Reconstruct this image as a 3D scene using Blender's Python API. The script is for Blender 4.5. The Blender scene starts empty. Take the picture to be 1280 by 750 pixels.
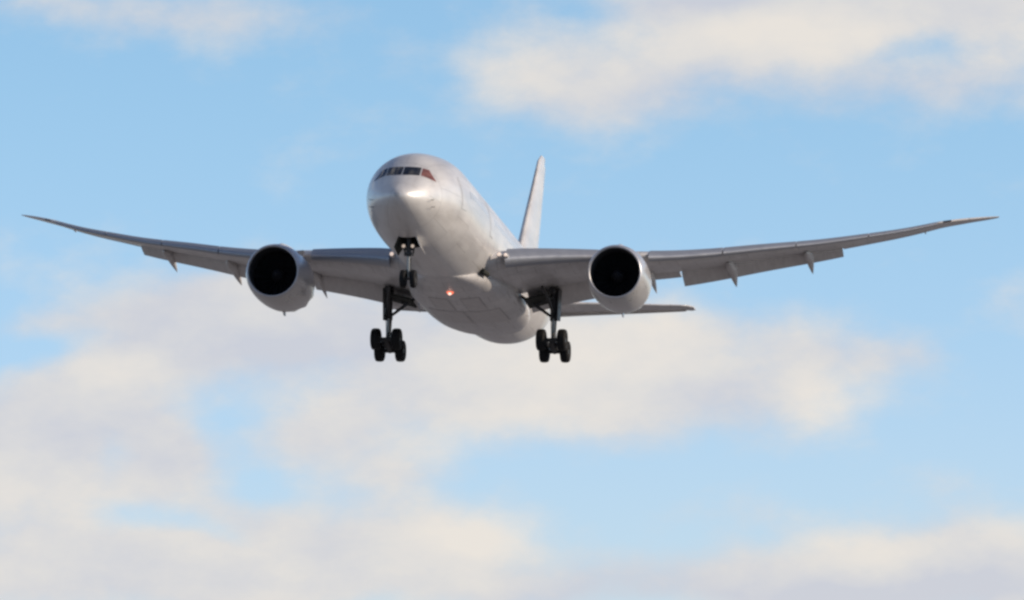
import bpy, bmesh, math, random
from mathutils import Vector, Matrix
random.seed(7)
R = math.radians
SC = bpy.context.scene
COL = SC.collection

# ------------------------------------------------------------------ camera
ELEV = R(6.0)
cd = bpy.data.cameras.new("camera")
cam = bpy.data.objects.new("camera", cd)
COL.objects.link(cam)
cam.location = (0, 0, 2.0)
cam.rotation_euler = (R(90) + ELEV, 0, 0)
cd.sensor_width = 36
cd.lens = 213.66
cd.clip_start = 0.5
cd.clip_end = 60000
SC.camera = cam
SC.view_settings.view_transform = 'Standard'
SC.view_settings.look = 'None'
SC.view_settings.exposure = 0.0
SC.view_settings.gamma = 1.0
SC.cycles.pixel_filter_type = 'BLACKMAN_HARRIS'
SC.cycles.filter_width = 2.7

# ------------------------------------------------------------------ sun + sky
SUN_EL, SUN_AZ = R(21), R(97)          # azimuth clockwise from +Y (the viewing direction)
sd = Vector((math.sin(SUN_AZ) * math.cos(SUN_EL), math.cos(SUN_AZ) * math.cos(SUN_EL), math.sin(SUN_EL)))
sl = bpy.data.lights.new("sun", 'SUN')
sl.energy = 4.5
sl.angle = R(0.6)
sl.color = (1.0, 0.83, 0.64)
sun = bpy.data.objects.new("sun", sl)
COL.objects.link(sun)
sun.rotation_euler = sd.to_track_quat('Z', 'Y').to_euler()

world = bpy.data.worlds.new("World")
SC.world = world
world.use_nodes = True
try:
    world.cycles.sampling_method = 'MANUAL'
    world.cycles.sample_map_resolution = 256
except Exception:
    pass


class NT:
    """small helper for writing node graphs"""
    def __init__(s, tree):
        s.t = tree
    def n(s, typ, **kw):
        nd = s.t.nodes.new(typ)
        for k, v in kw.items():
            setattr(nd, k, v)
        return nd
    def put(s, nd, i, v):
        if isinstance(v, bpy.types.NodeSocket):
            s.t.links.new(v, nd.inputs[i])
        elif v is not None:
            nd.inputs[i].default_value = v
    def m(s, op, a, b=None, c=None, clamp=False):
        nd = s.n('ShaderNodeMath', operation=op, use_clamp=clamp)
        s.put(nd, 0, a); s.put(nd, 1, b); s.put(nd, 2, c)
        return nd.outputs[0]
    def v(s, op, a, b=None, out=0):
        nd = s.n('ShaderNodeVectorMath', operation=op)
        s.put(nd, 0, a); s.put(nd, 1, b)
        return nd.outputs[out]
    def noise(s, vec, scale, detail=4, rough=0.5, out=0):
        nd = s.n('ShaderNodeTexNoise')
        s.put(nd, 'Vector', vec)
        nd.inputs['Scale'].default_value = scale
        nd.inputs['Detail'].default_value = detail
        nd.inputs['Roughness'].default_value = rough
        return nd.outputs[out]
    def ramp(s, val, a, b, lo=0.0, hi=1.0, smooth=True):
        nd = s.n('ShaderNodeMapRange')
        nd.interpolation_type = 'SMOOTHSTEP' if smooth else 'LINEAR'
        s.put(nd, 'Value', val); s.put(nd, 'From Min', a); s.put(nd, 'From Max', b)
        s.put(nd, 'To Min', lo); s.put(nd, 'To Max', hi)
        return nd.outputs[0]
    def mix(s, fac, a, b):
        nd = s.n('ShaderNodeMix', data_type='RGBA')
        s.put(nd, 0, fac); s.put(nd, 6, a); s.put(nd, 7, b)
        return nd.outputs[2]


# cloud banks: direction of the bank (degrees right of +Y / up from 6 deg, written in 1/7594 rad units),
# its half extents, tilt and weight
CLOUDS = [
    # upper right bank
    (930, 40, 330, 58, 10, .85), (1180, 20, 230, 85, 0, 1.25), (870, 0, 150, 40, 0, .8), (830, 95, 170, 50, 12, .75), (680, 66, 85, 56, 0, .5),
    (760, 138, 95, 38, 0, .2), (1000, 120, 140, 38, 8, .38), (1240, 105, 120, 50, 0, .3), (740, 12, 40, 26, 0, -.45),
    (1160, 64, 70, 22, 0, -.75),
    # upper left wisp
    (250, 20, 160, 44, 0, .95), (60, 8, 110, 28, 0, .5), (490, 60, 35, 35, 0, .22), (435, 10, 60, 30, 0, .12),
    # middle bank, left
    (130, 470, 150, 52, 10, .95), (250, 420, 190, 60, 0, .8), (50, 405, 90, 26, 0, .45), (200, 375, 160, 40, 0, .5),
    (380, 430, 150, 60, 0, .75), (330, 360, 130, 50, 0, .5), (360, 455, 60, 22, 0, -.1),
    # middle bank, centre and right
    (560, 450, 190, 80, 0, .95), (640, 510, 190, 55, 0, .85), (760, 430, 150, 62, 0, .95), (880, 420, 110, 40, 0, .5),
    (850, 500, 170, 50, 0, .55), (1010, 480, 120, 62, 6, 1.0), (1060, 440, 110, 34, 0, .55), (1140, 440, 45, 20, 0, .3),
    # lower left
    (50, 590, 200, 80, 0, 1.05), (0, 520, 120, 60, 0, .6), (220, 575, 60, 50, 0, .7), (150, 680, 230, 60, 0, 1.0),
    (60, 730, 240, 50, 0, 1.0), (410, 560, 95, 55, 0, .8), (490, 600, 55, 35, 0, .55), (300, 655, 90, 26, 0, .3),
    (285, 526, 60, 30, 0, -.62), (325, 598, 62, 24, 0, -.5), (200, 652, 95, 22, -10, -1.15), (300, 690, 60, 16, -30, -.5), (138, 563, 34, 28, 0, -.55), (410, 447, 45, 20, 0, -.35), (10, 447, 70, 20, 12, -.55), (75, 430, 80, 14, 12, -.35), (385, 472, 75, 24, 0, -.4), (30, 385, 80, 20, 0, -.25), (225, 565, 38, 26, 0, .3), (425, 530, 50, 22, 0, .25), (490, 590, 40, 22, 0, .2), (500, 605, 60, 14, 0, -.2), (930, 450, 50, 22, 0, -.25), (370, 545, 70, 26, 0, .35),
    # lower centre
    (560, 675, 120, 52, 0, 1.1), (420, 705, 170, 60, 0, .95), (300, 720, 140, 45, 0, .7), (640, 735, 140, 30, 0, .6),
    # lower right
    (1080, 720, 190, 48, 0, 1.4), (1250, 705, 130, 58, -6, 1.4), (760, 722, 110, 30, 0, .75), (950, 740, 140, 45, 0, .85),
    # small wisps
    (950, 638, 65, 24, -8, .38), (870, 650, 60, 22, 0, .22), (1165, 605, 70, 26, -10, .34), (1275, 385, 62, 36, -30, .45),
    (1190, 400, 40, 20, 0, .18), (0, 300, 50, 30, 0, .22), (880, 240, 40, 16, 0, .16), (110, 560, 100, 40, 0, .3), (180, 525, 110, 45, 0, .55),
]

# where a bank catches the low sun (cream) or shows its shaded side (lavender grey)
WARM = [
    (920, 62, 170, 34, .9), (1060, 35, 170, 26, .5), (660, 72, 55, 40, .3), (150, 468, 100, 36, .8), (690, 455, 170, 50, .6),
    (1035, 492, 70, 42, 1.0), (660, 525, 80, 26, .6), (595, 665, 80, 36, 1.1), (1100, 692, 100, 26, .8), (90, 610, 110, 46, .35),
    (790, 402, 90, 26, .5), (80, 690, 160, 40, .35), (1260, 668, 80, 30, .5), (300, 690, 100, 30, .35), (560, 560, 60, 30, .2),
    (870, 8, 90, 18, -.9), (1090, 745, 230, 20, -.8), (370, 445, 120, 30, -.8), (900, 500, 70, 40, -.5), (270, 30, 160, 40, -.1),
    (1150, 110, 170, 40, -.5), (760, 140, 100, 30, -.3), (230, 400, 140, 24, -.3), (700, 748, 120, 16, -.5),
]

FWD = Vector((0, math.cos(ELEV), math.sin(ELEV)))
UPV = Vector((0, -math.sin(ELEV), math.cos(ELEV)))


def cloud_group():
    g = bpy.data.node_groups.new("cloud_cover", 'ShaderNodeTree')
    g.interface.new_socket("Vector", in_out='INPUT', socket_type='NodeSocketVector')
    g.interface.new_socket("Cover", in_out='OUTPUT', socket_type='NodeSocketFloat')
    g.interface.new_socket("Warm", in_out='OUTPUT', socket_type='NodeSocketFloat')
    k = NT(g)
    gi = k.n('NodeGroupInput'); go = k.n('NodeGroupOutput')
    d = k.v('NORMALIZE', gi.outputs[0])
    # break the edges up
    w1 = k.v('SUBTRACT', k.noise(d, 34, 4, .55, out=1), (.5, .5, .5))
    w1 = k.v('MULTIPLY', w1, (.016, .016, .009))
    d2 = k.v('ADD', d, w1)
    f = k.v('DOT_PRODUCT', d2, tuple(FWD), out=1)
    fs = k.m('MAXIMUM', f, 0.05)
    u = k.m('DIVIDE', k.v('DOT_PRODUCT', d2, (1, 0, 0), out=1), fs)
    v = k.m('DIVIDE', k.v('DOT_PRODUCT', d2, tuple(UPV), out=1), fs)
    cmb = k.n('ShaderNodeCombineXYZ')
    k.put(cmb, 0, u); k.put(cmb, 1, v)
    p = cmb.outputs[0]
    tot = warm = None
    for (x, y, rx, ry, rot, wt, kind) in [c + (0,) for c in CLOUDS] + [c[:4] + (0, c[4], 1) for c in WARM]:
        mp = k.n('ShaderNodeMapping', vector_type='TEXTURE')
        cx, cy = (x - 640) / 7594.0, (375 - y) / 7594.0
        mp.inputs['Location'].default_value = (cx, cy, 0)
        mp.inputs['Rotation'].default_value = (0, 0, R(rot))
        mp.inputs['Scale'].default_value = (rx * 1.25 / 7594.0, ry * 1.25 / 7594.0, 1)
        # a vanishing dependence on the running sum keeps the graph evaluated one bank at a time
        last = warm if warm is not None else tot
        k.put(mp, 0, p if last is None else k.v('ADD', p, k.m('MULTIPLY', last, 1e-7)))
        q = k.v('DOT_PRODUCT', mp.outputs[0], mp.outputs[0], out=1)
        e = k.m('EXPONENT', k.m('MULTIPLY', q, -1.5))
        if kind == 0:
            tot = k.m('MULTIPLY', e, wt) if tot is None else k.m('MULTIPLY_ADD', e, wt, tot)
        else:
            warm = k.m('MULTIPLY', e, wt) if warm is None else k.m('MULTIPLY_ADD', e, wt, warm)
    # the rest of the sky: broken cloud of the same kind
    far = k.ramp(k.v('LENGTH', p, out=1), .105, .17)
    back = k.ramp(f, .2, .6, 1.0, 0.0)
    far = k.m('MAXIMUM', far, back)
    st = k.v('MULTIPLY', d, (1, 1, 2.2))
    gen = k.ramp(k.noise(st, 7, 5, .55), .47, .68, 0, 1.0)
    base = k.m('ADD', k.m('MULTIPLY', k.m('MULTIPLY', tot, .81), k.m('SUBTRACT', 1.0, far)), k.m('MULTIPLY', gen, far))
    st2 = k.v('MULTIPLY', d, (1, 1, 1.7))
    fb = k.m('SUBTRACT', k.noise(st2, 58, 7, .60), .5)
    fb2 = k.m('SUBTRACT', k.noise(st2, 24, 3, .5), .5)
    base = k.m('ADD', base, k.m('MULTIPLY', fb, 1.25))
    base = k.m('ADD', base, k.m('MULTIPLY', fb2, .35))
    k.put(go, 0, base)
    k.put(go, 1, k.m('ADD', k.m('MULTIPLY_ADD', fb2, 1.5, warm), k.m('MULTIPLY', fb, 2.2)))
    return g


nt = world.node_tree
nt.nodes.clear()
k = NT(nt)
tc = k.n('ShaderNodeTexCoord')
dirv = k.v('NORMALIZE', tc.outputs['Generated'])
sky = k.n('ShaderNodeTexSky', sky_type='NISHITA')
sky.sun_disc = False
sky.sun_elevation = SUN_EL
sky.sun_rotation = SUN_AZ
sky.altitude = 0
sky.air_density = 1.0
sky.dust_density = 0.3
sky.ozone_density = 2.0
STR = 0.10
cg = cloud_group()
cgn = k.n('ShaderNodeGroup'); cgn.node_tree = cg
k.put(cgn, 0, dirv)
c0, wm = cgn.outputs[0], cgn.outputs[1]
up = k.v('DOT_PRODUCT', dirv, (0, 0, 1), out=1)
alpha = k.m('POWER', k.ramp(c0, .06, 1.12, 0.0, 1.0, smooth=True), .85)
tn = k.n('ShaderNodeMix', data_type='RGBA', blend_type='MULTIPLY')
tn.inputs[0].default_value = 1.0
k.put(tn, 6, sky.outputs[0])
tint = k.mix(k.ramp(up, .05, .16), (1.32, 1.41, 1.86, 1), (1.26, 1.49, 1.70, 1))
k.put(tn, 7, k.mix(k.ramp(up, .18, .5), tint, (.62, .74, 1.0, 1)))
ccol = k.mix(k.ramp(wm, -.6, .3, smooth=False), (6.15, 6.25, 6.85, 1), (7.5, 7.22, 6.98, 1))
ccol = k.mix(k.ramp(wm, .25, 1.0, smooth=False), ccol, (8.5, 7.85, 7.1, 1))
# low cloud only above the horizon
above = k.ramp(up, -.01, .02)
alpha = k.m('MULTIPLY', k.m('MULTIPLY', alpha, above), .92)
fin = k.mix(alpha, tn.outputs[2], ccol)
bg = k.n('ShaderNodeBackground')
k.put(bg, 0, fin); bg.inputs[1].default_value = STR
wo = k.n('ShaderNodeOutputWorld')
nt.links.new(bg.outputs[0], wo.inputs[0])


# ------------------------------------------------------------------ materials
def material(name, col, rough=.4, metal=0.0, coat=0.0, var=.06, vscale=1.5, streak=(1, 1, 1), bump=0.0, emit=None, es=0.0, panels=None, pdark=.75):
    m = bpy.data.materials.new(name)
    m.use_nodes = True
    t = m.node_tree
    b = t.nodes['Principled BSDF']
    q = NT(t)
    tcn = q.n('ShaderNodeTexCoord')
    vec = q.v('MULTIPLY', tcn.outputs['Object'], streak)
    nz = q.noise(vec, vscale, 6, .6)
    lo = tuple(c * (1 - var) for c in col) + (1,)
    hi = tuple(min(1, c * (1 + var)) for c in col) + (1,)
    c = q.mix(q.ramp(nz, .3, .7), lo, hi)
    if panels:
        # riveted panel joints with a little grime; 'wrap' runs them round the body
        px = tcn.outputs['Object']
        if panels == 'wrap':
            sp = q.n('ShaderNodeSeparateXYZ'); q.put(sp, 0, px)
            cb = q.n('ShaderNodeCombineXYZ')
            q.put(cb, 0, q.m('MULTIPLY', q.m('ARCTAN2', sp.outputs[0], sp.outputs[2]), 2.9)); q.put(cb, 1, sp.outputs[1])
            px = cb.outputs[0]
        br = q.n('ShaderNodeTexBrick', offset=.5)
        q.put(br, 'Vector', px)
        br.inputs['Color1'].default_value = (1, 1, 1, 1)
        br.inputs['Color2'].default_value = (.93, .93, .94, 1)
        br.inputs['Mortar'].default_value = (pdark, pdark, pdark, 1)
        br.inputs['Scale'].default_value = 1.0
        br.inputs['Mortar Size'].default_value = .025
        br.inputs['Mortar Smooth'].default_value = .3
        br.inputs['Brick Width'].default_value = 2.3 if panels == 'wrap' else 1.9
        br.inputs['Row Height'].default_value = 2.9 if panels == 'wrap' else 1.25
        mm = q.n('ShaderNodeMix', data_type='RGBA', blend_type='MULTIPLY')
        mm.inputs[0].default_value = 1.0
        q.put(mm, 6, c); q.put(mm, 7, br.outputs['Color'])
        c = mm.outputs[2]
        gr = q.noise(q.v('MULTIPLY', tcn.outputs['Object'], (1.6, .12, 1.6)), 1.3, 5, .65)
        m3 = q.n('ShaderNodeMix', data_type='RGBA', blend_type='MULTIPLY')
        m3.inputs[0].default_value = 1.0
        q.put(m3, 6, c); q.put(m3, 7, q.mix(q.ramp(gr, .45, .72), (1, 1, 1, 1), (.90, .89, .88, 1)))
        c = m3.outputs[2]
    q.put(b, 'Base Color', c)
    q.put(b, 'Roughness', q.ramp(nz, .25, .75, max(0, rough - .06), min(1, rough + .08)))
    b.inputs['Metallic'].default_value = metal
    if max(col) < .1 and not metal and 'glass' not in name:
        b.inputs['Specular IOR Level'].default_value = .2
    b.inputs['Coat Weight'].default_value = coat
    b.inputs['Coat Roughness'].default_value = .14
    if bump:
        bn = q.n('ShaderNodeBump')
        bn.inputs['Strength'].default_value = bump
        bn.inputs['Distance'].default_value = .02
        q.put(bn, 'Height', nz)
        q.put(b, 'Normal', bn.outputs[0])
    if emit:
        b.inputs['Emission Color'].default_value = emit + (1,)
        b.inputs['Emission Strength'].default_value = es
    return m


M = {}
M['paint'] = material('pearl_white_paint', (.56, .55, .54), .40, metal=.18, coat=.4, var=.09, vscale=.9, streak=(1, .35, 1), bump=.12, panels='wrap', pdark=.72)
M['grey'] = material('wing_grey_paint', (.50, .49, .49), .40, coat=.25, var=.12, vscale=1.2, streak=(1, .3, 1), panels='flat', pdark=.6)
M['flap'] = material('flap_grey_paint', (.44, .425, .42), .42, coat=.2, var=.10, vscale=2.0, streak=(2, .3, 1))
M['slat'] = material('bare_aluminium_edge', (.27, .285, .32), .38, metal=.3, var=.05, vscale=2)
M['nacelle'] = material('nacelle_paint', (.47, .465, .46), .32, metal=.4, coat=.5, var=.05, vscale=1.5, streak=(1, .4, 1))
M['lip'] = material('polished_inlet_lip', (.45, .45, .47), .36, metal=.5, var=.04)
M['duct'] = material('inlet_duct_liner', (.035, .037, .042), .6, var=.1)  # grey liner taken near black; the unlit inlet's shade is in this colour
M['blade'] = material('fan_blade_composite', (.02, .02, .023), .45, var=.1)
M['spin'] = material('spinner_black', (.022, .022, .025), .4)
M['hot'] = material('exhaust_metal', (.30, .27, .24), .45, metal=.8, var=.12)
M['tyre'] = material('tyre_rubber', (.010, .010, .011), .75, var=.15, vscale=6)
M['hub'] = material('wheel_hub_metal', (.05, .05, .05), .5, metal=.3)
M['strut'] = material('gear_strut_enamel', (.045, .045, .047), .45, var=.12, vscale=4)
M['chrome'] = material('oleo_chrome', (.22, .22, .22), .3, metal=.7)
M['bay'] = material('wheel_well_dark', (.03, .032, .028), .8, var=.2, vscale=5)
M['glass'] = material('cockpit_glass', (.008, .009, .012), .10, coat=0, var=.05)
M['glass_glint'] = material('glint_painted_glass', (.17, .065, .05), .16, coat=0, var=.3, vscale=3)  # warm sun glint on the port side pane, painted into its base colour
M['cabin_glass'] = material('cabin_window_glass', (.50, .49, .48), .14, coat=.6)
M['seam'] = material('door_seal', (.27, .27, .27), .6)
M['lamp'] = material('lit_landing_lamp', (.6, .55, .5), .3, emit=(1, .76, .62), es=.7)
M['taxi'] = material('lit_taxi_lamp', (.5, .45, .4), .3, emit=(1, .74, .54), es=.4)
M['beacon'] = material('lit_red_beacon', (.6, .08, .04), .3, emit=(1, .20, .10), es=1.1)
M['beacon_core'] = material('lit_beacon_bulb', (.9, .5, .4), .3, emit=(1, .6, .48), es=1.6)


# ------------------------------------------------------------------ mesh helpers
def link(name, bm, mats, parent=None, smooth=True, sharp=35):
    bmesh.ops.recalc_face_normals(bm, faces=bm.faces)
    me = bpy.data.meshes.new(name)
    bm.to_mesh(me); bm.free()
    for m in (mats if isinstance(mats, (list, tuple)) else [mats]):
        me.materials.append(m)
    if smooth:
        for p in me.polygons:
            p.use_smooth = True
        try:
            me.set_sharp_from_angle(angle=R(sharp))
        except Exception:
            pass
    o = bpy.data.objects.new(name, me)
    COL.objects.link(o)
    if parent:
        o.parent = parent
    return o


def loft(bm, rings, cap0=True, cap1=True, closed=True, mi=0):
    vs = [[bm.verts.new(p) for p in r] for r in rings]
    n = len(rings[0])
    for a, b in zip(vs, vs[1:]):
        for i in range(n if closed else n - 1):
            j = (i + 1) % n
            try:
                f = bm.faces.new((a[i], a[j], b[j], b[i])); f.material_index = mi
            except ValueError:
                pass
    if cap0:
        try: bm.faces.new(vs[0]).material_index = mi
        except ValueError: pass
    if cap1:
        try: bm.faces.new(vs[-1]).material_index = mi
        except ValueError: pass
    return vs


def tube(bm, pts, radii, n=12, mi=0, cap=True):
    """round bar through the points"""
    pts = [Vector(p) for p in pts]
    if not isinstance(radii, (list, tuple)):
        radii = [radii] * len(pts)
    rings = []
    for i, p in enumerate(pts):
        d = (pts[min(i + 1, len(pts) - 1)] - pts[max(i - 1, 0)]).normalized()
        a = d.orthogonal().normalized() if i == 0 else (a - d * a.dot(d)).normalized()
        b = d.cross(a)
        rings.append([p + (a * math.cos(t) + b * math.sin(t)) * radii[i] for t in [2 * math.pi * q / n for q in range(n)]])
    loft(bm, rings, cap, cap, mi=mi)


def slab(bm, quad, th, mi=0, bev=0.0):
    """a quad plate with thickness; quad = 4 points"""
    q = [Vector(p) for p in quad]
    nrm = (q[1] - q[0]).cross(q[3] - q[0]).normalized() * th / 2
    a = [bm.verts.new(p + nrm) for p in q]
    b = [bm.verts.new(p - nrm) for p in q]
    bm.faces.new(a).material_index = mi
    bm.faces.new(b[::-1]).material_index = mi
    for i in range(4):
        bm.faces.new((a[i], b[i], b[(i + 1) % 4], a[(i + 1) % 4])).material_index = mi


def lathe(bm, prof, c, axis=(0, 1, 0), n=64, mi=0, closed_prof=False, mod=None):
    """revolve (along, radius) about an axis through c"""
    ax = Vector(axis).normalized()
    a = ax.orthogonal().normalized(); b = ax.cross(a)
    c = Vector(c)
    rings = []
    for (s, r) in prof:
        ring = []
        for q in range(n):
            t = 2 * math.pi * q / n
            ss = s if mod is None else mod(s, r, q)
            ring.append(c + ax * ss + (a * math.cos(t) + b * math.sin(t)) * max(r, 1e-4))
        rings.append(ring)
    loft(bm, rings, not closed_prof and prof[0][1] > .001, not closed_prof and prof[-1][1] > .001, mi=mi)


def interp(tab, x):
    """monotone cubic through (x, value) pairs"""
    n = len(tab)
    if x <= tab[0][0]: return tab[0][1]
    if x >= tab[-1][0]: return tab[-1][1]
    h = [tab[i + 1][0] - tab[i][0] for i in range(n - 1)]
    d = [(tab[i + 1][1] - tab[i][1]) / h[i] for i in range(n - 1)]
    m = [d[0]] + [0 if d[i - 1] * d[i] <= 0 else 2 * d[i - 1] * d[i] / (d[i - 1] + d[i]) for i in range(1, n - 1)] + [d[-1]]
    i = 0
    while x > tab[i + 1][0]: i += 1
    t = (x - tab[i][0]) / h[i]
    return ((2 * t**3 - 3 * t**2 + 1) * tab[i][1] + (t**3 - 2 * t**2 + t) * h[i] * m[i]
            + (-2 * t**3 + 3 * t**2) * tab[i + 1][1] + (t**3 - t**2) * h[i] * m[i + 1])


# ------------------------------------------------------------------ the ground far below the flight path
def ground():
    bm = bmesh.new()
    g = 24
    for i in range(g):
        for j in range(g):
            pass
    S = 30000
    vs = [[bm.verts.new((-S + 2 * S * i / g, -S + 2 * S * j / g, 0)) for j in range(g + 1)] for i in range(g + 1)]
    for i in range(g):
        for j in range(g):
            bm.faces.new((vs[i][j], vs[i + 1][j], vs[i + 1][j + 1], vs[i][j + 1]))
    m = bpy.data.materials.new('bounce_grey_ground'); m.use_nodes = True  # out of view; neutral grey set for the light bounced onto the underside
    q = NT(m.node_tree); b = m.node_tree.nodes['Principled BSDF']
    tcn = q.n('ShaderNodeTexCoord')
    a = q.noise(tcn.outputs['Object'], .01, 6, .6)
    c = q.noise(tcn.outputs['Object'], .8, 6, .6)
    col = q.mix(q.ramp(a, .35, .65), (.19, .18, .175, 1), (.28, .265, .26, 1))
    col = q.mix(q.ramp(c, .3, .7, 0, .5), col, (.21, .20, .20, 1))
    q.put(b, 'Base Color', col); b.inputs['Roughness'].default_value = .95
    o = link('ground', bm, m, smooth=False)
    o['kind'] = 'structure'
ground()

# ------------------------------------------------------------------ airliner
# airliner space: x = across (positive to the right of the photograph), y = distance aft of the nose, z = up
OY = 20.0
air = bpy.data.objects.new('airliner', None)
COL.objects.link(air)
air['label'] = 'white twin engine airliner on approach with landing gear and flaps down'
air['category'] = 'airplane'
yaw, pit, rol, tx, tz, D = .1491, .1631, .0281, -3.372, 3.361, 349.99
Rz = Matrix(((math.cos(yaw), math.sin(yaw), 0), (-math.sin(yaw), math.cos(yaw), 0), (0, 0, 1)))
Rx = Matrix(((1, 0, 0), (0, math.cos(pit), math.sin(pit)), (0, -math.sin(pit), math.cos(pit))))
Ry = Matrix(((math.cos(rol), 0, math.sin(rol)), (0, 1, 0), (-math.sin(rol), 0, math.cos(rol))))
Rv = Matrix.Rotation(ELEV, 3, 'X')
rot = Rv @ Ry @ Rx @ Rz
air.matrix_world = Matrix.Translation(Rv @ Vector((tx, D, tz)) + Vector((0, 0, 2.0)) - rot @ Vector((0, OY, 0))) @ rot.to_4x4()

# ---- fuselage
sq = lambda t: [(math.sqrt(a), b) for a, b in t]
TOP = sq([(0, -.92), (.12, -.62), (.4, -.36), (.9, .02), (1.6, .52), (2.3, 1.00), (3.0, 1.45), (3.8, 1.91), (4.8, 2.23), (6, 2.50), (7.5, 2.74), (9.5, 2.96), (12, 2.97), (36, 2.97), (44, 2.93), (49, 2.70), (53, 2.35), (56.6, 1.85)])
BOT = sq([(0, -.92), (.12, -1.22), (.4, -1.47), (.9, -1.75), (1.6, -2.02), (2.5, -2.31), (3.8, -2.58), (5.2, -2.77), (7, -2.90), (9.5, -2.97), (36, -2.97), (39, -2.85), (42, -2.46), (46, -1.62), (50, -.62), (53.5, .28), (56.6, 1.05)])
WID = sq([(0, .0), (.12, .40), (.4, .74), (.9, 1.13), (1.6, 1.52), (2.5, 1.90), (3.8, 2.28), (5.2, 2.55), (7, 2.76), (9.5, 2.87), (36, 2.87), (40, 2.77), (44, 2.42), (48, 1.84), (52, 1.10), (55, .56), (56.6, .32)])


def fus(s):
    t = math.sqrt(max(s, 0))
    return interp(TOP, t), interp(BOT, t), interp(WID, t)


def fzc(s):
    a, b, _ = fus(s)
    return (a + b) / 2 * (1.0) - .0


def fus_pt(s, th, off=0.0):
    """th: 0 = right side (+x), 90 = crown"""
    a, b, w = fus(s)
    zc = (a + b) / 2
    h = (a - b) / 2
    c, sn = math.cos(th), math.sin(th)
    return Vector(((w + off) * c, s, zc + (h + off) * sn))


def on_nose(x, z):
    """station where the outline passes through (x, z) seen from the front"""
    lo, hi = 0.0, 14.0
    for _ in range(40):
        mid = (lo + hi) / 2
        a, b, w = fus(mid)
        zc, h = (a + b) / 2, max((a - b) / 2, 1e-4)
        if (x / max(w, 1e-4)) ** 2 + ((z - zc) / h) ** 2 > 1: lo = mid
        else: hi = mid
    return hi


bm = bmesh.new()
N = 96
ss = [(.0 + .33 * i) ** 2 * .09 for i in range(1, 40)]
ss = [x for x in ss if x < 13]
ss = [.004, .02, .06] + [x for x in ss if x > .08]
ss += [13 + 1.0 * i for i in range(0, 23)] + [36 + .75 * i for i in range(0, 28)] + [56.6]
rings = [[fus_pt(s, 2 * math.pi * i / N) for i in range(N)] for s in ss]
loft(bm, rings)
fuselage = link('fuselage', bm, [M['paint'], M['bay']], air, sharp=60)
# nose wheel bay: a real hole in the skin
bm = bmesh.new()
vv = [bm.verts.new((x, y, z)) for x in (-.48, .48) for y in (3.95, 5.9) for z in (-4.0, -1.7)]
for f in ((0, 1, 3, 2), (4, 6, 7, 5), (0, 4, 5, 1), (2, 3, 7, 6), (0, 2, 6, 4), (1, 5, 7, 3)):
    bm.faces.new([vv[i] for i in f]).material_index = 0
cut = link('cutter', bm, M['bay'], None, smooth=False)
mod = fuselage.modifiers.new('bay', 'BOOLEAN')
mod.operation = 'DIFFERENCE'; mod.object = cut; mod.solver = 'EXACT'
cut.matrix_world = air.matrix_world
bpy.context.view_layer.update()
dg = bpy.context.evaluated_depsgraph_get()
nm = bpy.data.meshes.new_from_object(fuselage.evaluated_get(dg))
fuselage.modifiers.clear()
fuselage.data = nm
bpy.data.objects.remove(cut)
# faces inside the bay are dark
for p in nm.polygons:
    c = p.center
    if abs(c.x) < .485 and 3.94 < c.y < 5.91 and (c.z > -2.2 and c.z < -1.6 or abs(abs(c.x) - .48) < .002 or abs(c.y - 3.95) < .002 or abs(c.y - 5.9) < .002):
        p.material_index = len(nm.materials) - 1 if nm.materials[-1] and 'well' in nm.materials[-1].name else 1
nm.set_sharp_from_angle(angle=R(50))

# ---- wing-to-body fairing
bm = bmesh.new()
FW = [(14.2, .4), (15.5, 1.1), (17.5, 1.9), (20, 2.5), (22, 2.85), (24, 3.05), (29, 3.04), (32, 2.8), (34.5, 2.1), (36.3, .4)]
FB = [(14.2, -2.95), (15.5, -3.0), (17.5, -3.10), (20, -3.22), (24, -3.32), (29, -3.32), (32, -3.24), (34.5, -3.08), (36.3, -2.95)]
FT = [(14.2, -2.9), (15.5, -2.4), (17.5, -1.9), (20, -1.5), (24, -1.2), (29, -1.2), (32, -1.6), (34.5, -2.2), (36.3, -2.85)]
rings = []
ns = 56
for i in range(ns + 1):
    s = 14.2 + (36.3 - 14.2) * i / ns
    w, b, t = interp(FW, s), interp(FB, s), interp(FT, s)
    zc = b + (t - b) * .55
    ring = []
    for q in range(N):
        th = 2 * math.pi * q / N
        c, sn = math.cos(th), math.sin(th)
        e = 2 / 2.35
        x = w * math.copysign(abs(c) ** e, c)
        h = (zc - b) if sn < 0 else (t - zc)
        ring.append((x, s, zc + h * math.copysign(abs(sn) ** e, sn)))
    rings.append(ring)
loft(bm, rings)
fairing = link('belly_fairing', bm, M['grey'], air, sharp=60)
# wheel well doors closed flush in the belly
for sx in (-1, 1):
    bm = bmesh.new()
    def fair_pt(s, x, off):
        w, b, t = interp(FW, s), interp(FB, s), interp(FT, s)
        zc = b + (t - b) * .55
        c = min(1.0, abs(x) / w)
        sn = (1 - c ** 2.35) ** (1 / 2.35)
        return (sx * x, s, zc - (zc - b) * sn - off)
    for (s0, s1, x0, x1, off, mi) in ((24.6, 28.9, .04, 2.1, .006, 1), (24.65, 28.85, .08, 2.06, .014, 0), (20.6, 24.2, .35, 1.5, .006, 1), (20.64, 24.16, .39, 1.46, .014, 0)):
        g = [[bm.verts.new(fair_pt(s0 + (s1 - s0) * i / 6, x0 + (x1 - x0) * j / 8, off)) for j in range(9)] for i in range(7)]
        for i in range(6):
            for j in range(8):
                bm.faces.new((g[i][j], g[i + 1][j], g[i + 1][j + 1], g[i][j + 1])).material_index = mi
    link('belly_door', bm, [M['flap'], M['seam']], fairing)
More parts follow.
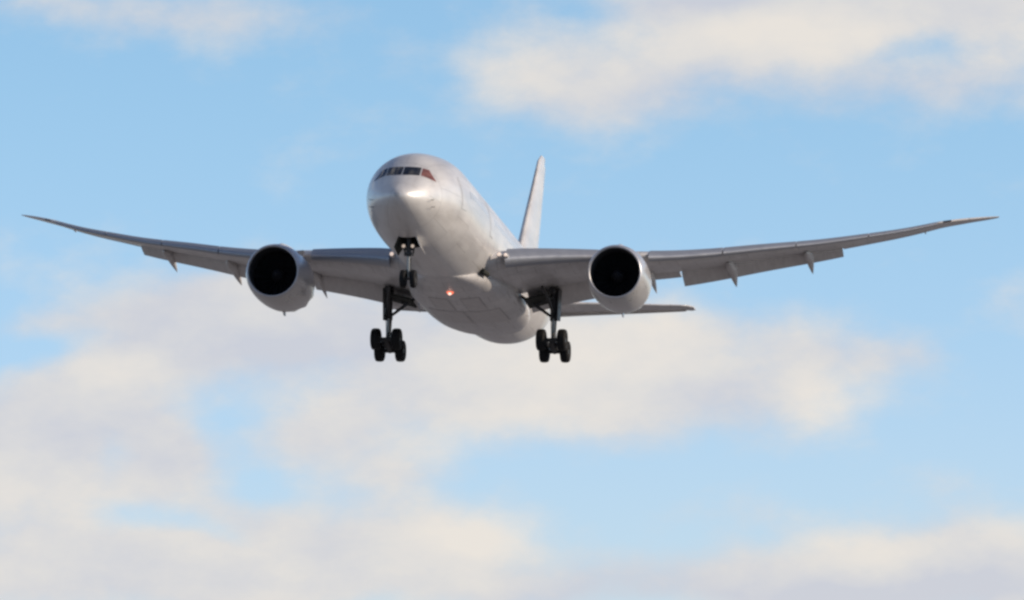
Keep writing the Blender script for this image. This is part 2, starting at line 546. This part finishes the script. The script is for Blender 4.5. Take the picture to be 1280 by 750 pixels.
# ram air inlets in the fairing
for sx in (-1, 1):
    bm = bmesh.new()
    c = Vector((sx * 2.2, 17.8, -2.18))
    ax = Vector((sx * .25, 1, -.1))
    lathe(bm, [(0, .13), (-.03, .15), (0, .17), (.8, .15)], c - ax * .35, ax, 20)
    lathe(bm, [(.04, .001), (.04, .13)], c - ax * .35, ax, 20, mi=1)
    link('air_inlet', bm, [M['bay'], M['bay']], fairing)

# ---- wing geometry
def le(y):
    if y < 26.5: return 17.4 + (y - 2.9) * .69
    t = (y - 26.5) / 3.55
    return 33.684 + 3.55 * (.69 * t + .86 * t ** 1.6)
CH = [(0, 14.2), (2.9, 12.0), (6.5, 9.45), (9.8, 7.6), (14, 6.3), (21.2, 4.19), (26.5, 2.6), (28, 2.05), (29.3, 1.35), (29.9, .75), (30.06, .35)]
def chord(y):
    for (a, b), (c, d) in zip(CH, CH[1:]):
        if y <= c: return b + (d - b) * (y - a) / (c - a)
    return CH[-1][1]
ZL = [(0, -1.75), (2.9, -1.28), (4.2, -1.03), (7, -.63), (9, -.40), (11.8, -.05), (14, .35), (16.8, .98), (20.2, 1.73), (22.5, 2.34), (24.9, 3.02), (27.4, 3.90), (29.9, 4.93), (30.06, 5.0)]
TC = [(0, .135), (2.9, .135), (9.8, .112), (20, .098), (30.1, .085)]
INC = [(0, 2.6), (2.9, 2.6), (9.8, 1.2), (16, -.3), (22, -1.6), (30.1, -2.6)]


def foil(x, tc):
    """half thickness and camber at chord fraction x"""
    t = 5 * tc * (.2969 * math.sqrt(x) - .1260 * x - .3516 * x * x + .2843 * x ** 3 - .1030 * x ** 4)
    cam = .012 * math.sin(math.pi * x) + .010 * math.sin(math.pi * x ** 2.2)
    return t, cam


def section(sx, y, x0=0.0, x1=1.0, n=16):
    """closed ring round a wing section between chord fractions x0 and x1"""
    c = chord(y); tc = interp(TC, y); inc = R(interp(INC, y))
    L, z0 = le(y), interp(ZL, y)
    def pt(x, up):
        xx = (x - x0) / (1 - x0) if x0 > 0 else x
        t, cam = foil(max(xx, 0), tc)
        a, b = x * c, (cam + (t if up else -t)) * c
        return Vector((sx * y, L + a * math.cos(inc) + b * math.sin(inc), z0 - a * math.sin(inc) + b * math.cos(inc)))
    xs = [x0 + (x1 - x0) * (1 - math.cos(math.pi / 2 * i / n)) for i in range(n + 1)]
    return [pt(x, True) for x in reversed(xs)] + [pt(x, False) for x in xs[1:]]


def wing_frame(y, x, dz=0.0):
    c = chord(y); inc = R(interp(INC, y))
    a, b = x * c, dz
    return le(y) + a * math.cos(inc) + b * math.sin(inc), interp(ZL, y) - a * math.sin(inc) + b * math.cos(inc)


def ys_range(a, b, st=.8):
    n = max(2, int(round((b - a) / st)))
    return [a + (b - a) * i / n for i in range(n + 1)]


def airfoil_piece(bm, sx, ys, cf, le_fn, defl, tcr=.15, n=10, mi=0):
    """a small aerofoil (flap, aileron tab) along the wing; cf(y) chord, le_fn(y) -> (aft, z)"""
    rings = []
    for y in ys:
        c = cf(y); d = R(defl + interp(INC, y)); L, z0 = le_fn(y)
        def pt(x, up):
            t, cam = foil(x, tcr)
            a, b = x * c, ((t if up else -t) + .02 * math.sin(math.pi * x)) * c
            return Vector((sx * y, L + a * math.cos(d) + b * math.sin(d), z0 - a * math.sin(d) + b * math.cos(d)))
        xs = [1 - math.cos(math.pi / 2 * i / n) for i in range(n + 1)]
        rings.append([pt(x, True) for x in reversed(xs)] + [pt(x, False) for x in xs[1:]])
    loft(bm, rings, mi=mi)


def canoe(bm, sx, y, x0, length, droop, w, h):
    """flap track fairing: a pointed pod hung below the wing, tail bent down with the flap"""
    s0, z0 = wing_frame(y, x0)
    rings = []
    n = 22
    for i in range(n + 1):
        t = i / n
        r = max(.02, (math.sin(math.pi * min(1, t * 1.0) ** .62)) ** .8 if t < 1 else .02)
        bend = max(0, t - .45) * length
        s = s0 + t * length
        inc = interp(INC, y)
        z = z0 - t * length * math.sin(R(inc)) - .22 - bend * math.tan(R(droop))
        rings.append([(sx * (y + w * r * math.cos(a)), s, z + h * r * math.sin(a)) for a in [2 * math.pi * q / 20 for q in range(20)]])
    loft(bm, rings)


def build_wing(sx):
    bm = bmesh.new()
    ys = [0.5, 1.6, 2.9, 3.4] + ys_range(4.2, 8.8, .8) + [9.0] + ys_range(9.8, 21.2, .85)
    slat_end = 26.8
    X1 = .80
    rings = [section(sx, y, .045, X1) for y in ys]
    rings += [section(sx, y, .045, .999) for y in [21.24] + ys_range(22, 26.7, .8)]
    rings += [section(sx, y, 0.0, .999) for y in [26.84, 27.3, 27.9, 28.5, 29.0, 29.4, 29.7, 29.9, 30.0, 30.06]]
    loft(bm, rings)
    wing = link('wing', bm, M['grey'], air, sharp=32)
    # slats
    for a, b in ((3.35, 8.55), (10.95, 14.9), (14.97, 18.9), (18.97, 22.9), (22.97, 26.75)):
        bm = bmesh.new()
        rings = []
        for y in ys_range(a, b, .7):
            c = chord(y); tc = interp(TC, y); inc = R(interp(INC, y))
            d = R(14)
            cs = .115 if y > 9 else .085
            def pt(x, up, k=1.0):
                t, cam = foil(x, tc)
                aa, bb = x * c, (cam + (t * k if up else -t * k)) * c
                # swing forward and down about the slat's rear edge
                px, pz = cs * c, foil(cs, tc)[0] * c
                dx, dz = aa - px, bb - pz
                X = px + dx * math.cos(d) + dz * math.sin(d) * -1
                Z = pz + dx * math.sin(d) + dz * math.cos(d)
                X -= .022 * c; Z -= .004 * c
                return Vector((sx * y, le(y) + X * math.cos(inc) + Z * math.sin(inc) + .012 * c, interp(ZL, y) - X * math.sin(inc) + Z * math.cos(inc)))
            n = 8
            outer = [pt(cs * (1 - math.cos(math.pi / 2 * i / n)), True) for i in range(n, -1, -1)]
            low = [pt(cs * .62 * (1 - math.cos(math.pi / 2 * i / 5)), False) for i in range(1, 6)]
            inner = [pt(cs * (.62 - .1 * 1), False, .3), pt(cs * .6, True, .35), pt(cs * .85, True, .8)]
            rings.append(outer + low + inner)
        loft(bm, rings)
        link('slat', bm, M['slat'], wing, sharp=40)
    # flaps
    def flap_le(y):
        s, z = wing_frame(y, X1 - .005)
        t, cam = foil((X1 - .045) / .955, interp(TC, y))
        return s - .02, z + cam * chord(y) - (.17 if y < 9.8 else .085)
    for a, b, cf, d, nm_ in ((3.35, 9.75, lambda y: 2.7 - .12 * (y - 3.35), 19, 'flap'),
                            (9.87, 12.0, lambda y: 1.75 - .08 * (y - 9.8), 5, 'flaperon'),
                            (12.15, 21.2, lambda y: 1.95 - .083 * (y - 11.6), 20.5, 'flap')):
        bm = bmesh.new()
        airfoil_piece(bm, sx, ys_range(a, b, .8), cf, flap_le, d)
        link(nm_, bm, M['flap'], wing, sharp=40)
    # aileron: a hinged panel proud of the outer wing's trailing edge
    bm = bmesh.new()
    airfoil_piece(bm, sx, ys_range(21.5, 25.6, .8), lambda y: chord(y) * .27, lambda y: (wing_frame(y, .752)[0], wing_frame(y, .752)[1] + foil(.75, interp(TC, y))[1] * chord(y)), 1.5, .23)
    link('aileron', bm, M['flap'], wing, sharp=40)
    # spoiler panels on top of the wing
    for a, b in ((4.0, 6.2), (6.3, 8.5), (12.0, 14.3), (14.4, 16.7), (16.8, 19.0)):
        bm = bmesh.new()
        def top(y, x, o):
            xx = (x - .045) / .955
            t, cam = foil(xx, interp(TC, y))
            s, z = wing_frame(y, x, (cam + t) * chord(y) + o)
            return (sx * y, s, z)
        rg = []
        for y in (a, b):
            rg.append([top(y, .68, .006), top(y, .74, .03), top(y, .795, .03), top(y, .795, .004), top(y, .68, .002)])
        loft(bm, rg)
        link('spoiler', bm, M['grey'], wing, smooth=False)
    # flap track fairings
    for y, x0, L, dr, w, h in ((19.3, .50, 4.15, 16, .26, .30), (14.95, .52, 4.6, 15, .30, .34), (10.45, .56, 4.6, 11, .20, .26), (9.3, .56, 5.0, 14, .20, .28)):
        bm = bmesh.new()
        canoe(bm, sx, y, x0, L, dr, w, h)
        link('flap_track_fairing', bm, M['flap'], wing)
    # wing root landing light
    bm = bmesh.new()
    s, z = wing_frame(3.08, 0)
    c = Vector((sx * 3.1, s - .35, z + .03))
    for dx, rr in (((0, .115), (.34, .10)) if sx > 0 else ((0, .12),)):
        cc = c + Vector((sx * dx, dx * .6, .02 * dx))
        lathe(bm, [(.5, rr * 1.4), (.05, rr * 1.2), (0, rr * 1.05)], cc, (0, 1, 0), 20)
        lathe(bm, [(-.02, .001), (-.012, rr * .6), (0, rr * .95)], cc, (0, 1, 0), 20, mi=1)
    link('landing_light', bm, [M['grey'], M['lamp']], wing)
    # navigation lamp housing near the tip
    bm = bmesh.new()
    s, z = le(27.3), interp(ZL, 27.3)
    tube(bm, [(sx * 27.1, le(27.1) + .03, interp(ZL, 27.1)), (sx * 27.5, le(27.5) + .03, interp(ZL, 27.5))], .05, 10)
    link('navigation_light', bm, M['glass'], wing)
    # fuel jettison mast near the aileron
    bm = bmesh.new()
    s, z = wing_frame(22.3, .97)
    tube(bm, [(sx * 25.9, wing_frame(25.9, .9)[0], wing_frame(25.9, .9)[1] + .02), (sx * 25.9, wing_frame(25.9, .9)[0] + .55, wing_frame(25.9, .9)[1] - .03)], [.06, .03], 8)
    link('fuel_jettison_mast', bm, M['grey'], wing)
    return wing


for sx in (-1, 1):
    build_wing(sx)


# ---- engines
def build_engine(sx):
    C = Vector((sx * 9.87, 16.5, -2.33))
    ax = (sx * -.015, 1, -.012)
    bm = bmesh.new()
    # outer cowl with chevroned trailing edge
    def chev(s, r, q):
        if s > 5.25: return s + (.16 if (q // 4) % 2 == 0 else -.10) * (1 if q % 4 in (1, 2) else .35)
        return s
    outer = [(.16, 1.56), (.32, 1.615), (.6, 1.675), (1.0, 1.725), (1.6, 1.765), (2.3, 1.78), (3.1, 1.76), (3.9, 1.70), (4.7, 1.565), (5.3, 1.44), (5.3, 1.41), (4.6, 1.46), (3.6, 1.50)]
    lathe(bm, outer, C, ax, 96, mod=chev, closed_prof=True)
    eng = link('engine_nacelle', bm, M['nacelle'], air, sharp=50)
    bm = bmesh.new()
    lipp = [(.161, 1.562), (.07, 1.528), (.015, 1.492), (0, 1.465), (.012, 1.44), (.06, 1.415), (.16, 1.395)]
    lathe(bm, lipp, C, ax, 96, closed_prof=True)
    link('inlet_lip', bm, M['lip'], eng, sharp=80)
    bm = bmesh.new()
    lathe(bm, [(.16, 1.395), (.4, 1.38), (.9, 1.39), (1.5, 1.41), (2.1, 1.41)], C, ax, 96, closed_prof=True)
    lathe(bm, [(1.95, .2), (1.96, 1.41)], C, ax, 64, closed_prof=True)
    link('inlet_duct', bm, M['duct'], eng)
    # fan
    bm = bmesh.new()
    A = Vector(ax).normalized(); U = A.orthogonal().normalized(); W = A.cross(U)
    nb = 18
    for b in range(nb):
        rows = []
        for i in range(9):
            t = i / 8
            r = .36 + (1.39 - .36) * t
            base = 2 * math.pi * b / nb + .28 * math.sin(t * 1.9) * .5
            tw = .9 - .45 * t
            half = .20 + .14 * t
            row = []
            for j in range(5):
                q = (j / 4 - .5) * 2 * half
                ang = base + q * math.sin(1.57 - tw) / r * .9
                sft = 1.55 + q * math.cos(1.57 - tw) * .75 + .06 * math.sin(math.pi * j / 4)
                row.append(C + A * sft + (U * math.cos(ang) + W * math.sin(ang)) * r)
            rows.append(row)
        vr = [[bm.verts.new(p) for p in row] for row in rows]
        for r0, r1 in zip(vr, vr[1:]):
            for j in range(4):
                bm.faces.new((r0[j], r0[j + 1], r1[j + 1], r1[j]))
    geo = bmesh.ops.solidify(bm, geom=bm.faces[:], thickness=.018)
    link('fan', bm, M['blade'], eng)
    bm = bmesh.new()
    lathe(bm, [(.88, .001), (.92, .06), (1.05, .17), (1.25, .29), (1.5, .38), (1.75, .42), (1.95, .42)], C, ax, 40)
    link('spinner', bm, M['spin'], eng)
    # core cowl and exhaust plug
    bm = bmesh.new()
    lathe(bm, [(3.6, .95), (4.4, 1.02), (5.2, .95), (6.0, .76), (6.7, .60), (6.7, .57), (6.0, .6)], C, ax, 48, closed_prof=True)
    link('core_cowl', bm, M['nacelle'], eng, sharp=50)
    bm = bmesh.new()
    lathe(bm, [(5.8, .44), (6.6, .40), (7.2, .24), (7.8, .05), (7.85, .001)], C, ax, 40)
    link('exhaust_plug', bm, M['hot'], eng)
    # pylon
    bm = bmesh.new()
    rings = []
    x = sx * 9.84
    for (s, z0, z1, w) in ((18.1, -.62, -.52, .05), (18.8, -.75, -.33, .16), (20, -.85, -.20, .22), (21.4, -.95, -.10, .25), (22.6, -1.35, -.12, .26), (24, -1.45, -.35, .25), (26, -1.15, -.55, .2), (28, -.95, -.75, .05)):
        zc, h = (z0 + z1) / 2, (z1 - z0) / 2
        rings.append([(x + w * math.copysign(abs(math.cos(a)) ** .7, math.cos(a)), s, zc + h * math.copysign(abs(math.sin(a)) ** .7, math.sin(a))) for a in [2 * math.pi * q / 24 for q in range(24)]])
    loft(bm, rings)
    link('pylon', bm, M['grey'], air)
    # nacelle strake on the inboard flank
    bm = bmesh.new()
    th = R(52)
    cx, cz = -sx * math.cos(th), math.sin(th)
    P = lambda s, r: C + Vector((cx * r, s, cz * r))
    slab(bm, [P(1.5, 1.78), P(3.1, 1.76), P(3.1, 2.08), P(2.5, 2.08)], .03)
    link('strake', bm, M['nacelle'], eng, smooth=False)
    # drain mast beneath
    bm = bmesh.new()
    slab(bm, [C + Vector((0, 3.6, -1.70)), C + Vector((0, 4.3, -1.6)), C + Vector((0, 4.45, -1.9)), C + Vector((0, 4.1, -1.93))], .07)
    link('drain_mast', bm, M['nacelle'], eng, smooth=False)


for sx in (-1, 1):
    build_engine(sx)


# ---- tail surfaces
def tail_surface(secs, n=14, tc=.10):
    """secs: (point of the leading edge, chord, thickness axis)"""
    rings = []
    for (p, c, ax) in secs:
        p = Vector(p); ax = Vector(ax)
        xs = [1 - math.cos(math.pi / 2 * i / n) for i in range(n + 1)]
        up = [p + Vector((0, x * c, 0)) + ax * foil(x, tc)[0] * c for x in reversed(xs)]
        dn = [p + Vector((0, x * c, 0)) - ax * foil(x, tc)[0] * c for x in xs[1:]]
        rings.append(up + dn)
    return rings


def fin_le(z):
    t = (z - 2.2) / (11.6 - 2.2)
    return 43.6 + 9.9 * t - (0 if z > 4.2 else (4.2 - z) * .9)
def fin_ch(z):
    t = (z - 2.2) / (11.6 - 2.2)
    return 8.9 - 6.1 * t + (0 if z > 4.2 else (4.2 - z) * .9)
bm = bmesh.new()
zs = [2.2, 2.8, 3.4, 4.2, 5.5, 7, 8.5, 10, 11, 11.45]
secs = [((0, fin_le(z), z), fin_ch(z) * .70, (1, 0, 0)) for z in zs]
def fin_ring(z, f0, f1, tc=.105, n=14, grow=1.0):
    L, c = fin_le(z), fin_ch(z)
    if z > 11.1:
        L += (z - 11.1) * 1.2; c -= (z - 11.1) * 1.4; grow *= .75
    xs = [f0 + (f1 - f0) * (1 - math.cos(math.pi / 2 * i / n)) for i in range(n + 1)]
    return [Vector((foil(x, tc)[0] * c * grow, L + x * c, z)) for x in reversed(xs)] + [Vector((-foil(x, tc)[0] * c * grow, L + x * c, z)) for x in xs[1:]]
loft(bm, [fin_ring(z, 0, .70) for z in zs[:-1] + [11.2, 11.4, 11.55]])
fin_o = link('fin', bm, M['paint'], air, sharp=40)
bm = bmesh.new()
rings = []
for z in (3.3, 4.2, 5.5, 7, 8.5, 10, 11.05):
    L, c = fin_le(z), fin_ch(z)
    xs = [.704 + (.998 - .704) * i / 6 for i in range(7)]
    rings.append([Vector((foil(x, .105)[0] * c * .97, L + x * c, z)) for x in reversed(xs)] + [Vector((-foil(x, .105)[0] * c * .97, L + x * c, z)) for x in xs])
loft(bm, rings)
link('rudder', bm, M['paint'], fin_o, sharp=30)

for sx in (-1, 1):
    bm = bmesh.new()
    rings = []
    for y, s, c in ((.3, 47.6, 6.3), (1.2, 48.2, 5.75), (3, 49.45, 4.9), (6, 51.55, 3.7), (9, 53.6, 2.45), (9.6, 54.15, 1.95), (9.87, 54.7, 1.25)):
        z = 1.05 + .095 * y
        rings += tail_surface([((sx * y, s, z), c * .74 if y < 9.3 else c, (0, 0, 1))], tc=.095)
    # keep the ring thickness of the full chord section
    loft(bm, rings)
    hs = link('horizontal_stabilizer', bm, M['grey'], air, sharp=40)
    bm = bmesh.new()
    rings = []
    for y, s, c in ((1.5, 48.4, 5.6), (3, 49.45, 4.9), (6, 51.55, 3.7), (9, 53.6, 2.45), (9.29, 53.85, 2.2)):
        z = 1.05 + .095 * y
        t = c * .035
        x0, x1 = s + c * .74 + .01, s + c
        rings.append([Vector((sx * y, x0, z + t)), Vector((sx * y, x1, z + .012)), Vector((sx * y, x1, z - .012)), Vector((sx * y, x0, z - t))])
    loft(bm, rings)
    link('elevator', bm, M['flap'], hs, smooth=False)


# ---- nose glazing, following the skin
def skin_patch(bm, poly, off=.012, n=8, mi=0):
    """poly = 4 front-view corners (x, z): top-inner, top-outer, bottom-outer, bottom-inner"""
    a, b, c, d = [Vector(p) for p in poly]
    vs = []
    for i in range(n + 1):
        row = []
        for j in range(n + 1):
            u, v = i / n, j / n
            p = (a * (1 - u) + b * u) * (1 - v) + (d * (1 - u) + c * u) * v
            s = on_nose(p.x, p.y)
            s2 = on_nose(p.x * 1.0001, p.y)
            t, bb, w = fus(s)
            zc, h = (t + bb) / 2, (t - bb) / 2
            nr = Vector((p.x / w ** 2, -.22, (p.y - zc) / h ** 2)).normalized()
            row.append(bm.verts.new(Vector((p.x, s, p.y)) + nr * off))
        vs.append(row)
    for i in range(n):
        for j in range(n):
            bm.faces.new((vs[i][j], vs[i + 1][j], vs[i + 1][j + 1], vs[i][j + 1])).material_index = mi


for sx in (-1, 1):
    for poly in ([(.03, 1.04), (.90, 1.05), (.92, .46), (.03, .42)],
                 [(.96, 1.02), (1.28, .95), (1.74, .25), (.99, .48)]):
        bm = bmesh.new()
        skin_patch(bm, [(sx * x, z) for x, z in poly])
        w_ = link('cockpit_window', bm, M['glass_glint' if sx > 0 and poly[0][0] > .5 else 'glass'], fuselage)
    # pitot probes
    for zz in (-.9, -1.25):
        s = on_nose(sx * 1.6, zz)
        bm = bmesh.new()
        tube(bm, [(sx * 1.6, s, zz), (sx * 1.78, s - .02, zz), (sx * 1.80, s - .3, zz)], [.02, .016, .01], 6)
        link('pitot_probe', bm, M['hub'], fuselage)

# cabin doors: thin raised frame and panel, with a small round window
def side_patch(bm, s0, s1, t0, t1, off, sx, ns=4, nt=8, mi=0, rnd=0.0):
    vs = []
    for i in range(ns + 1):
        row = []
        for j in range(nt + 1):
            s = s0 + (s1 - s0) * i / ns
            th = t0 + (t1 - t0) * j / nt
            p = fus_pt(s, th, off); p.x *= sx
            row.append(bm.verts.new(p))
        vs.append(row)
    for i in range(ns):
        for j in range(nt):
            bm.faces.new((vs[i][j], vs[i + 1][j], vs[i + 1][j + 1], vs[i][j + 1])).material_index = mi


def oval_patch(bm, s, th, ws, wt, off, sx, n=16, mi=0):
    c = fus_pt(s, th, off); c.x *= sx
    ctr = bm.verts.new(c)
    ring = []
    for q in range(n):
        a = 2 * math.pi * q / n
        e = .6
        p = fus_pt(s + ws * math.copysign(abs(math.cos(a)) ** e, math.cos(a)), th + wt * math.copysign(abs(math.sin(a)) ** e, math.sin(a)), off)
        p.x *= sx
        ring.append(bm.verts.new(p))
    for q in range(n):
        bm.faces.new((ctr, ring[q], ring[(q + 1) % n])).material_index = mi


for sx in (-1, 1):
    for s0, wd in ((6.1, 1.07), (15.3, 1.07), (33.6, 1.07), (45.2, 1.07)):
        bm = bmesh.new()
        t0, t1 = R(-9), R(29)
        side_patch(bm, s0 - .03, s0 + wd + .03, t0 - .012, t1 + .012, .004, sx, mi=1)
        side_patch(bm, s0, s0 + wd, t0, t1, .014, sx, mi=0)
        d_ = link('cabin_door', bm, [M['paint'], M['seam']], fuselage)
    w0 = None
    k_ = 0
    s = 8.3
    while s < 44.6:
        if not any(abs(s - q) < .95 for q in (15.83, 34.1)):
            if w0 is None or s > 37.5:
                bm = bmesh.new()
                oval_patch(bm, s, R(12), .135, .078, .009, sx)
                o = link('cabin_window', bm, M['cabin_glass'], fuselage)
                if s < 37.5: w0, sw = o, s
            else:
                o = w0.copy(); COL.objects.link(o); o.parent = fuselage; o.location = (0, s - sw, 0)
                a0, a1 = fus_pt(sw, R(12)), fus_pt(s, R(12))
                o.location = ((a1.x - a0.x) * sx, s - sw, a1.z - a0.z)
        s += .64
        k_ += 1

# dorsal and ventral antennas, beacon
for s, side in ((19.0, 1), (41.0, 1)):
    t, b, w = fus(s)
    z = t if side > 0 else b
    bm = bmesh.new()
    rings = []
    for h in (-.03, .2, .36):
        c = .42 - .5 * max(h, 0)
        off = max(h, 0) * .7
        rings.append([(.03 * math.cos(a), s + off + c * .5 * (1 + math.sin(a)), z + side * h) for a in [2 * math.pi * q / 12 for q in range(12)]])
    loft(bm, rings)
    link('antenna', bm, M['grey'], fuselage)
bm = bmesh.new()
lathe(bm, [(0, .22), (.05, .21), (.12, .14), (.15, .05), (.155, .001)], (0.1, 18.7, -3.14), (0, -.35, -1), 24)
bc = link('beacon', bm, M['beacon'], fairing)
bm = bmesh.new()
bmesh.ops.create_uvsphere(bm, u_segments=16, v_segments=10, radius=.10, matrix=Matrix.Translation((0.1, 18.62, -3.26)))
link('beacon_bulb', bm, M['beacon_core'], fairing)
bm = bmesh.new()
lathe(bm, [(0, .14), (.1, .12), (.2, .001)], (0, 24, 2.95), (0, 0, 1), 20)
link('beacon', bm, M['glass'], fuselage)


# ---- landing gear
def wheel_bm(c, r, w, rim=.5):
    bm = bmesh.new()
    hw = w / 2
    prof = [(-hw * .75, r * rim), (-hw * .95, r * (rim + .12)), (-hw, r * .80), (-hw * .86, r * .93), (-hw * .55, r * .99), (-hw * .52, r * .975), (-hw * .42, r * .975), (-hw * .4, r),
            (0, r), (hw * .4, r), (hw * .42, r * .975), (hw * .52, r * .975), (hw * .55, r * .99), (hw * .86, r * .93), (hw, r * .80), (hw * .95, r * (rim + .12)), (hw * .75, r * rim)]
    lathe(bm, prof, c, (1, 0, 0), 40, closed_prof=True)
    for sg in (-1, 1):
        lathe(bm, [(sg * hw * .75, r * rim), (sg * hw * .45, r * rim * .88), (sg * hw * .40, r * .25), (sg * hw * .8, r * .2), (sg * hw * .8, .001)], c, (1, 0, 0), 40, mi=1, closed_prof=True)
    return bm


def main_gear(sx):
    X = sx * 4.9
    piv = Vector((X, 27.5, -4.86))
    bm = bmesh.new()
    tube(bm, [(X, 27.15, -1.3), (X, 27.35, -3.0), (X, 27.38, -3.25)], [.24, .21, .19], 16)
    tube(bm, [(X, 27.38, -3.25), (X, 27.48, -4.65)], .125, 14, mi=1)
    tube(bm, [(X, 27.43, -3.2), (X, 27.36, -3.35)], .23, 16)
    # trunnion across the wing
    tube(bm, [(X, 26.3, -1.75), (X, 28.2, -1.75)], .17, 12)
    # torque links behind
    slab(bm, [(X - .14, 27.7, -3.3), (X + .14, 27.7, -3.3), (X + .06, 28.05, -3.95), (X - .06, 28.05, -3.95)], .06)
    slab(bm, [(X - .06, 28.05, -3.95), (X + .06, 28.05, -3.95), (X + .14, 27.7, -4.55), (X - .14, 27.7, -4.55)], .06)
    # hydraulic lines
    for o in (-.2, .2):
        tube(bm, [(X + o, 27.2, -1.9), (X + o * .9, 27.3, -3.1), (X + o * .6, 27.3, -3.9), (X + o * .5, 27.3, -4.6)], .022, 6)
    gear = link('main_landing_gear', bm, [M['strut'], M['chrome']], air)
    # side and drag braces running in to the body
    bm = bmesh.new()
    tube(bm, [(sx * 4.75, 27.3, -3.15), (sx * 3.85, 27.0, -2.55), (sx * 2.95, 26.7, -2.0)], [.085, .10, .085], 10)
    tube(bm, [(sx * 4.75, 27.3, -2.05), (sx * 4.1, 27.1, -2.35), (sx * 3.85, 27.0, -2.6)], .055, 8)
    link('side_brace', bm, M['strut'], gear)
    bm = bmesh.new()
    tube(bm, [(X, 27.2, -3.1), (sx * 4.75, 26.0, -2.35), (sx * 4.5, 25.0, -1.75)], [.08, .09, .08], 10)
    tube(bm, [(X, 27.25, -2.0), (sx * 4.75, 26.0, -2.35)], .05, 8)
    link('drag_brace', bm, M['strut'], gear)
    # leg door hung outboard of the strut
    bm = bmesh.new()
    q = [(sx * 5.20, 26.9, -1.55), (sx * 5.26, 27.8, -1.45), (sx * 5.20, 27.8, -3.35), (sx * 5.14, 26.95, -3.45)]
    slab(bm, q, .07)
    tube(bm, [(sx * 4.95, 27.3, -2.6), (sx * 5.25, 27.3, -2.6)], .04, 8)
    tube(bm, [(sx * 4.95, 27.3, -3.15), (sx * 5.2, 27.3, -3.15)], .04, 8)
    link('leg_door', bm, M['strut'], gear, smooth=False)
    # dark slab standing in for the shade inside the open inboard well
    bm = bmesh.new()
    s_, z_ = wing_frame(4.6, .80)
    slab(bm, [(sx * 3.35, 25.6, -2.42), (sx * 4.75, 25.9, -2.02), (sx * 4.75, 28.1, -2.12), (sx * 3.35, 28.0, -2.52)], .12)
    link('wheel_well', bm, M['bay'], gear, smooth=False)
    # truck beam, front axle high
    tilt = R(18)
    f = Vector((0, -math.cos(tilt), math.sin(tilt)))
    bm = bmesh.new()
    A, B = piv + f * .76, piv - f * .76
    tube(bm, [A, piv, B], [.15, .27, .17], 12)
    for e in (A, B):
        tube(bm, [e - Vector((.78, 0, 0)), e + Vector((.78, 0, 0))], .12, 10)
        for sg in (-1, 1):
            tube(bm, [e + Vector((sg * .30, 0, 0)), e + Vector((sg * .47, 0, 0))], .24, 20)
    tube(bm, [A + Vector((0, .1, .12)), piv + Vector((0, -.1, .75))], .045, 8)
    link('bogie_beam', bm, M['strut'], gear)
    w0 = None
    for e in (A, B):
        for sg in (-1, 1):
            p = e + Vector((sg * .62, 0, 0))
            if w0 is None:
                w0 = link('wheel', wheel_bm((0, 0, 0), .64, .53), [M['tyre'], M['hub']], gear, sharp=50)
                w0.location = p
            else:
                w = w0.copy(); COL.objects.link(w); w.parent = gear; w.location = p


for sx in (-1, 1):
    main_gear(sx)

# nose gear
bm = bmesh.new()
NZ = Vector((0, 4.75, -4.78))
tube(bm, [(0, 4.45, -1.9), (0, 4.6, -3.2), (0, 4.62, -3.55)], [.16, .14, .13], 14)
tube(bm, [(0, 4.62, -3.55), (0, 4.73, -4.7)], .075, 12, mi=1)
tube(bm, [NZ - Vector((.42, 0, 0)), NZ + Vector((.42, 0, 0))], .06, 10)
tube(bm, [(-.30, 4.55, -3.15), (.30, 4.55, -3.15)], .07, 10)
tube(bm, [(-.20, 4.5, -3.42), (.20, 4.5, -3.42)], .10, 12)
for o in (-1, 1):
    tube(bm, [(o * .22, 4.7, -3.5), (o * .30, 4.9, -2.5)], .045, 8)
slab(bm, [(-.1, 4.85, -3.6), (.1, 4.85, -3.6), (.05, 5.15, -4.05), (-.05, 5.15, -4.05)], .05)
slab(bm, [(-.05, 5.15, -4.05), (.05, 5.15, -4.05), (.1, 4.85, -4.55), (-.1, 4.85, -4.55)], .05)
ng = link('nose_landing_gear', bm, [M['strut'], M['chrome']], air)
bm = bmesh.new()
tube(bm, [(0, 4.6, -3.35), (0, 5.3, -2.5)], .06, 8)
for o in (-1, 1):
    tube(bm, [(o * .05, 4.6, -3.3), (o * .34, 5.4, -2.3)], .05, 8)
link('drag_brace', bm, M['strut'], ng)
w0 = None
for sg in (-1, 1):
    w = link('wheel', wheel_bm((0, 0, 0), .50, .33), [M['tyre'], M['hub']], ng, sharp=50) if w0 is None else w0.copy()
    if w0 is not None:
        COL.objects.link(w); w.parent = ng
    w0 = w0 or w
    w.location = NZ + Vector((sg * .285, 0, 0))
    # taxi lamps on the leg
    bm = bmesh.new()
    c = (sg * .25, 4.30, -3.02)
    lathe(bm, [(.22, .05), (.12, .11), (.0, .12)], c, (0, 1, 0), 20)
    lathe(bm, [(-.02, .001), (-.01, .07), (0, .10)], c, (0, 1, 0), 20, mi=1)
    link('taxi_light', bm, [M['strut'], M['taxi']], ng)
    # open bay doors
    bm = bmesh.new()
    slab(bm, [(sg * .50, 4.0, -2.56), (sg * .50, 5.85, -2.80), (sg * .78, 5.75, -3.30), (sg * .74, 4.1, -3.12)], .04)
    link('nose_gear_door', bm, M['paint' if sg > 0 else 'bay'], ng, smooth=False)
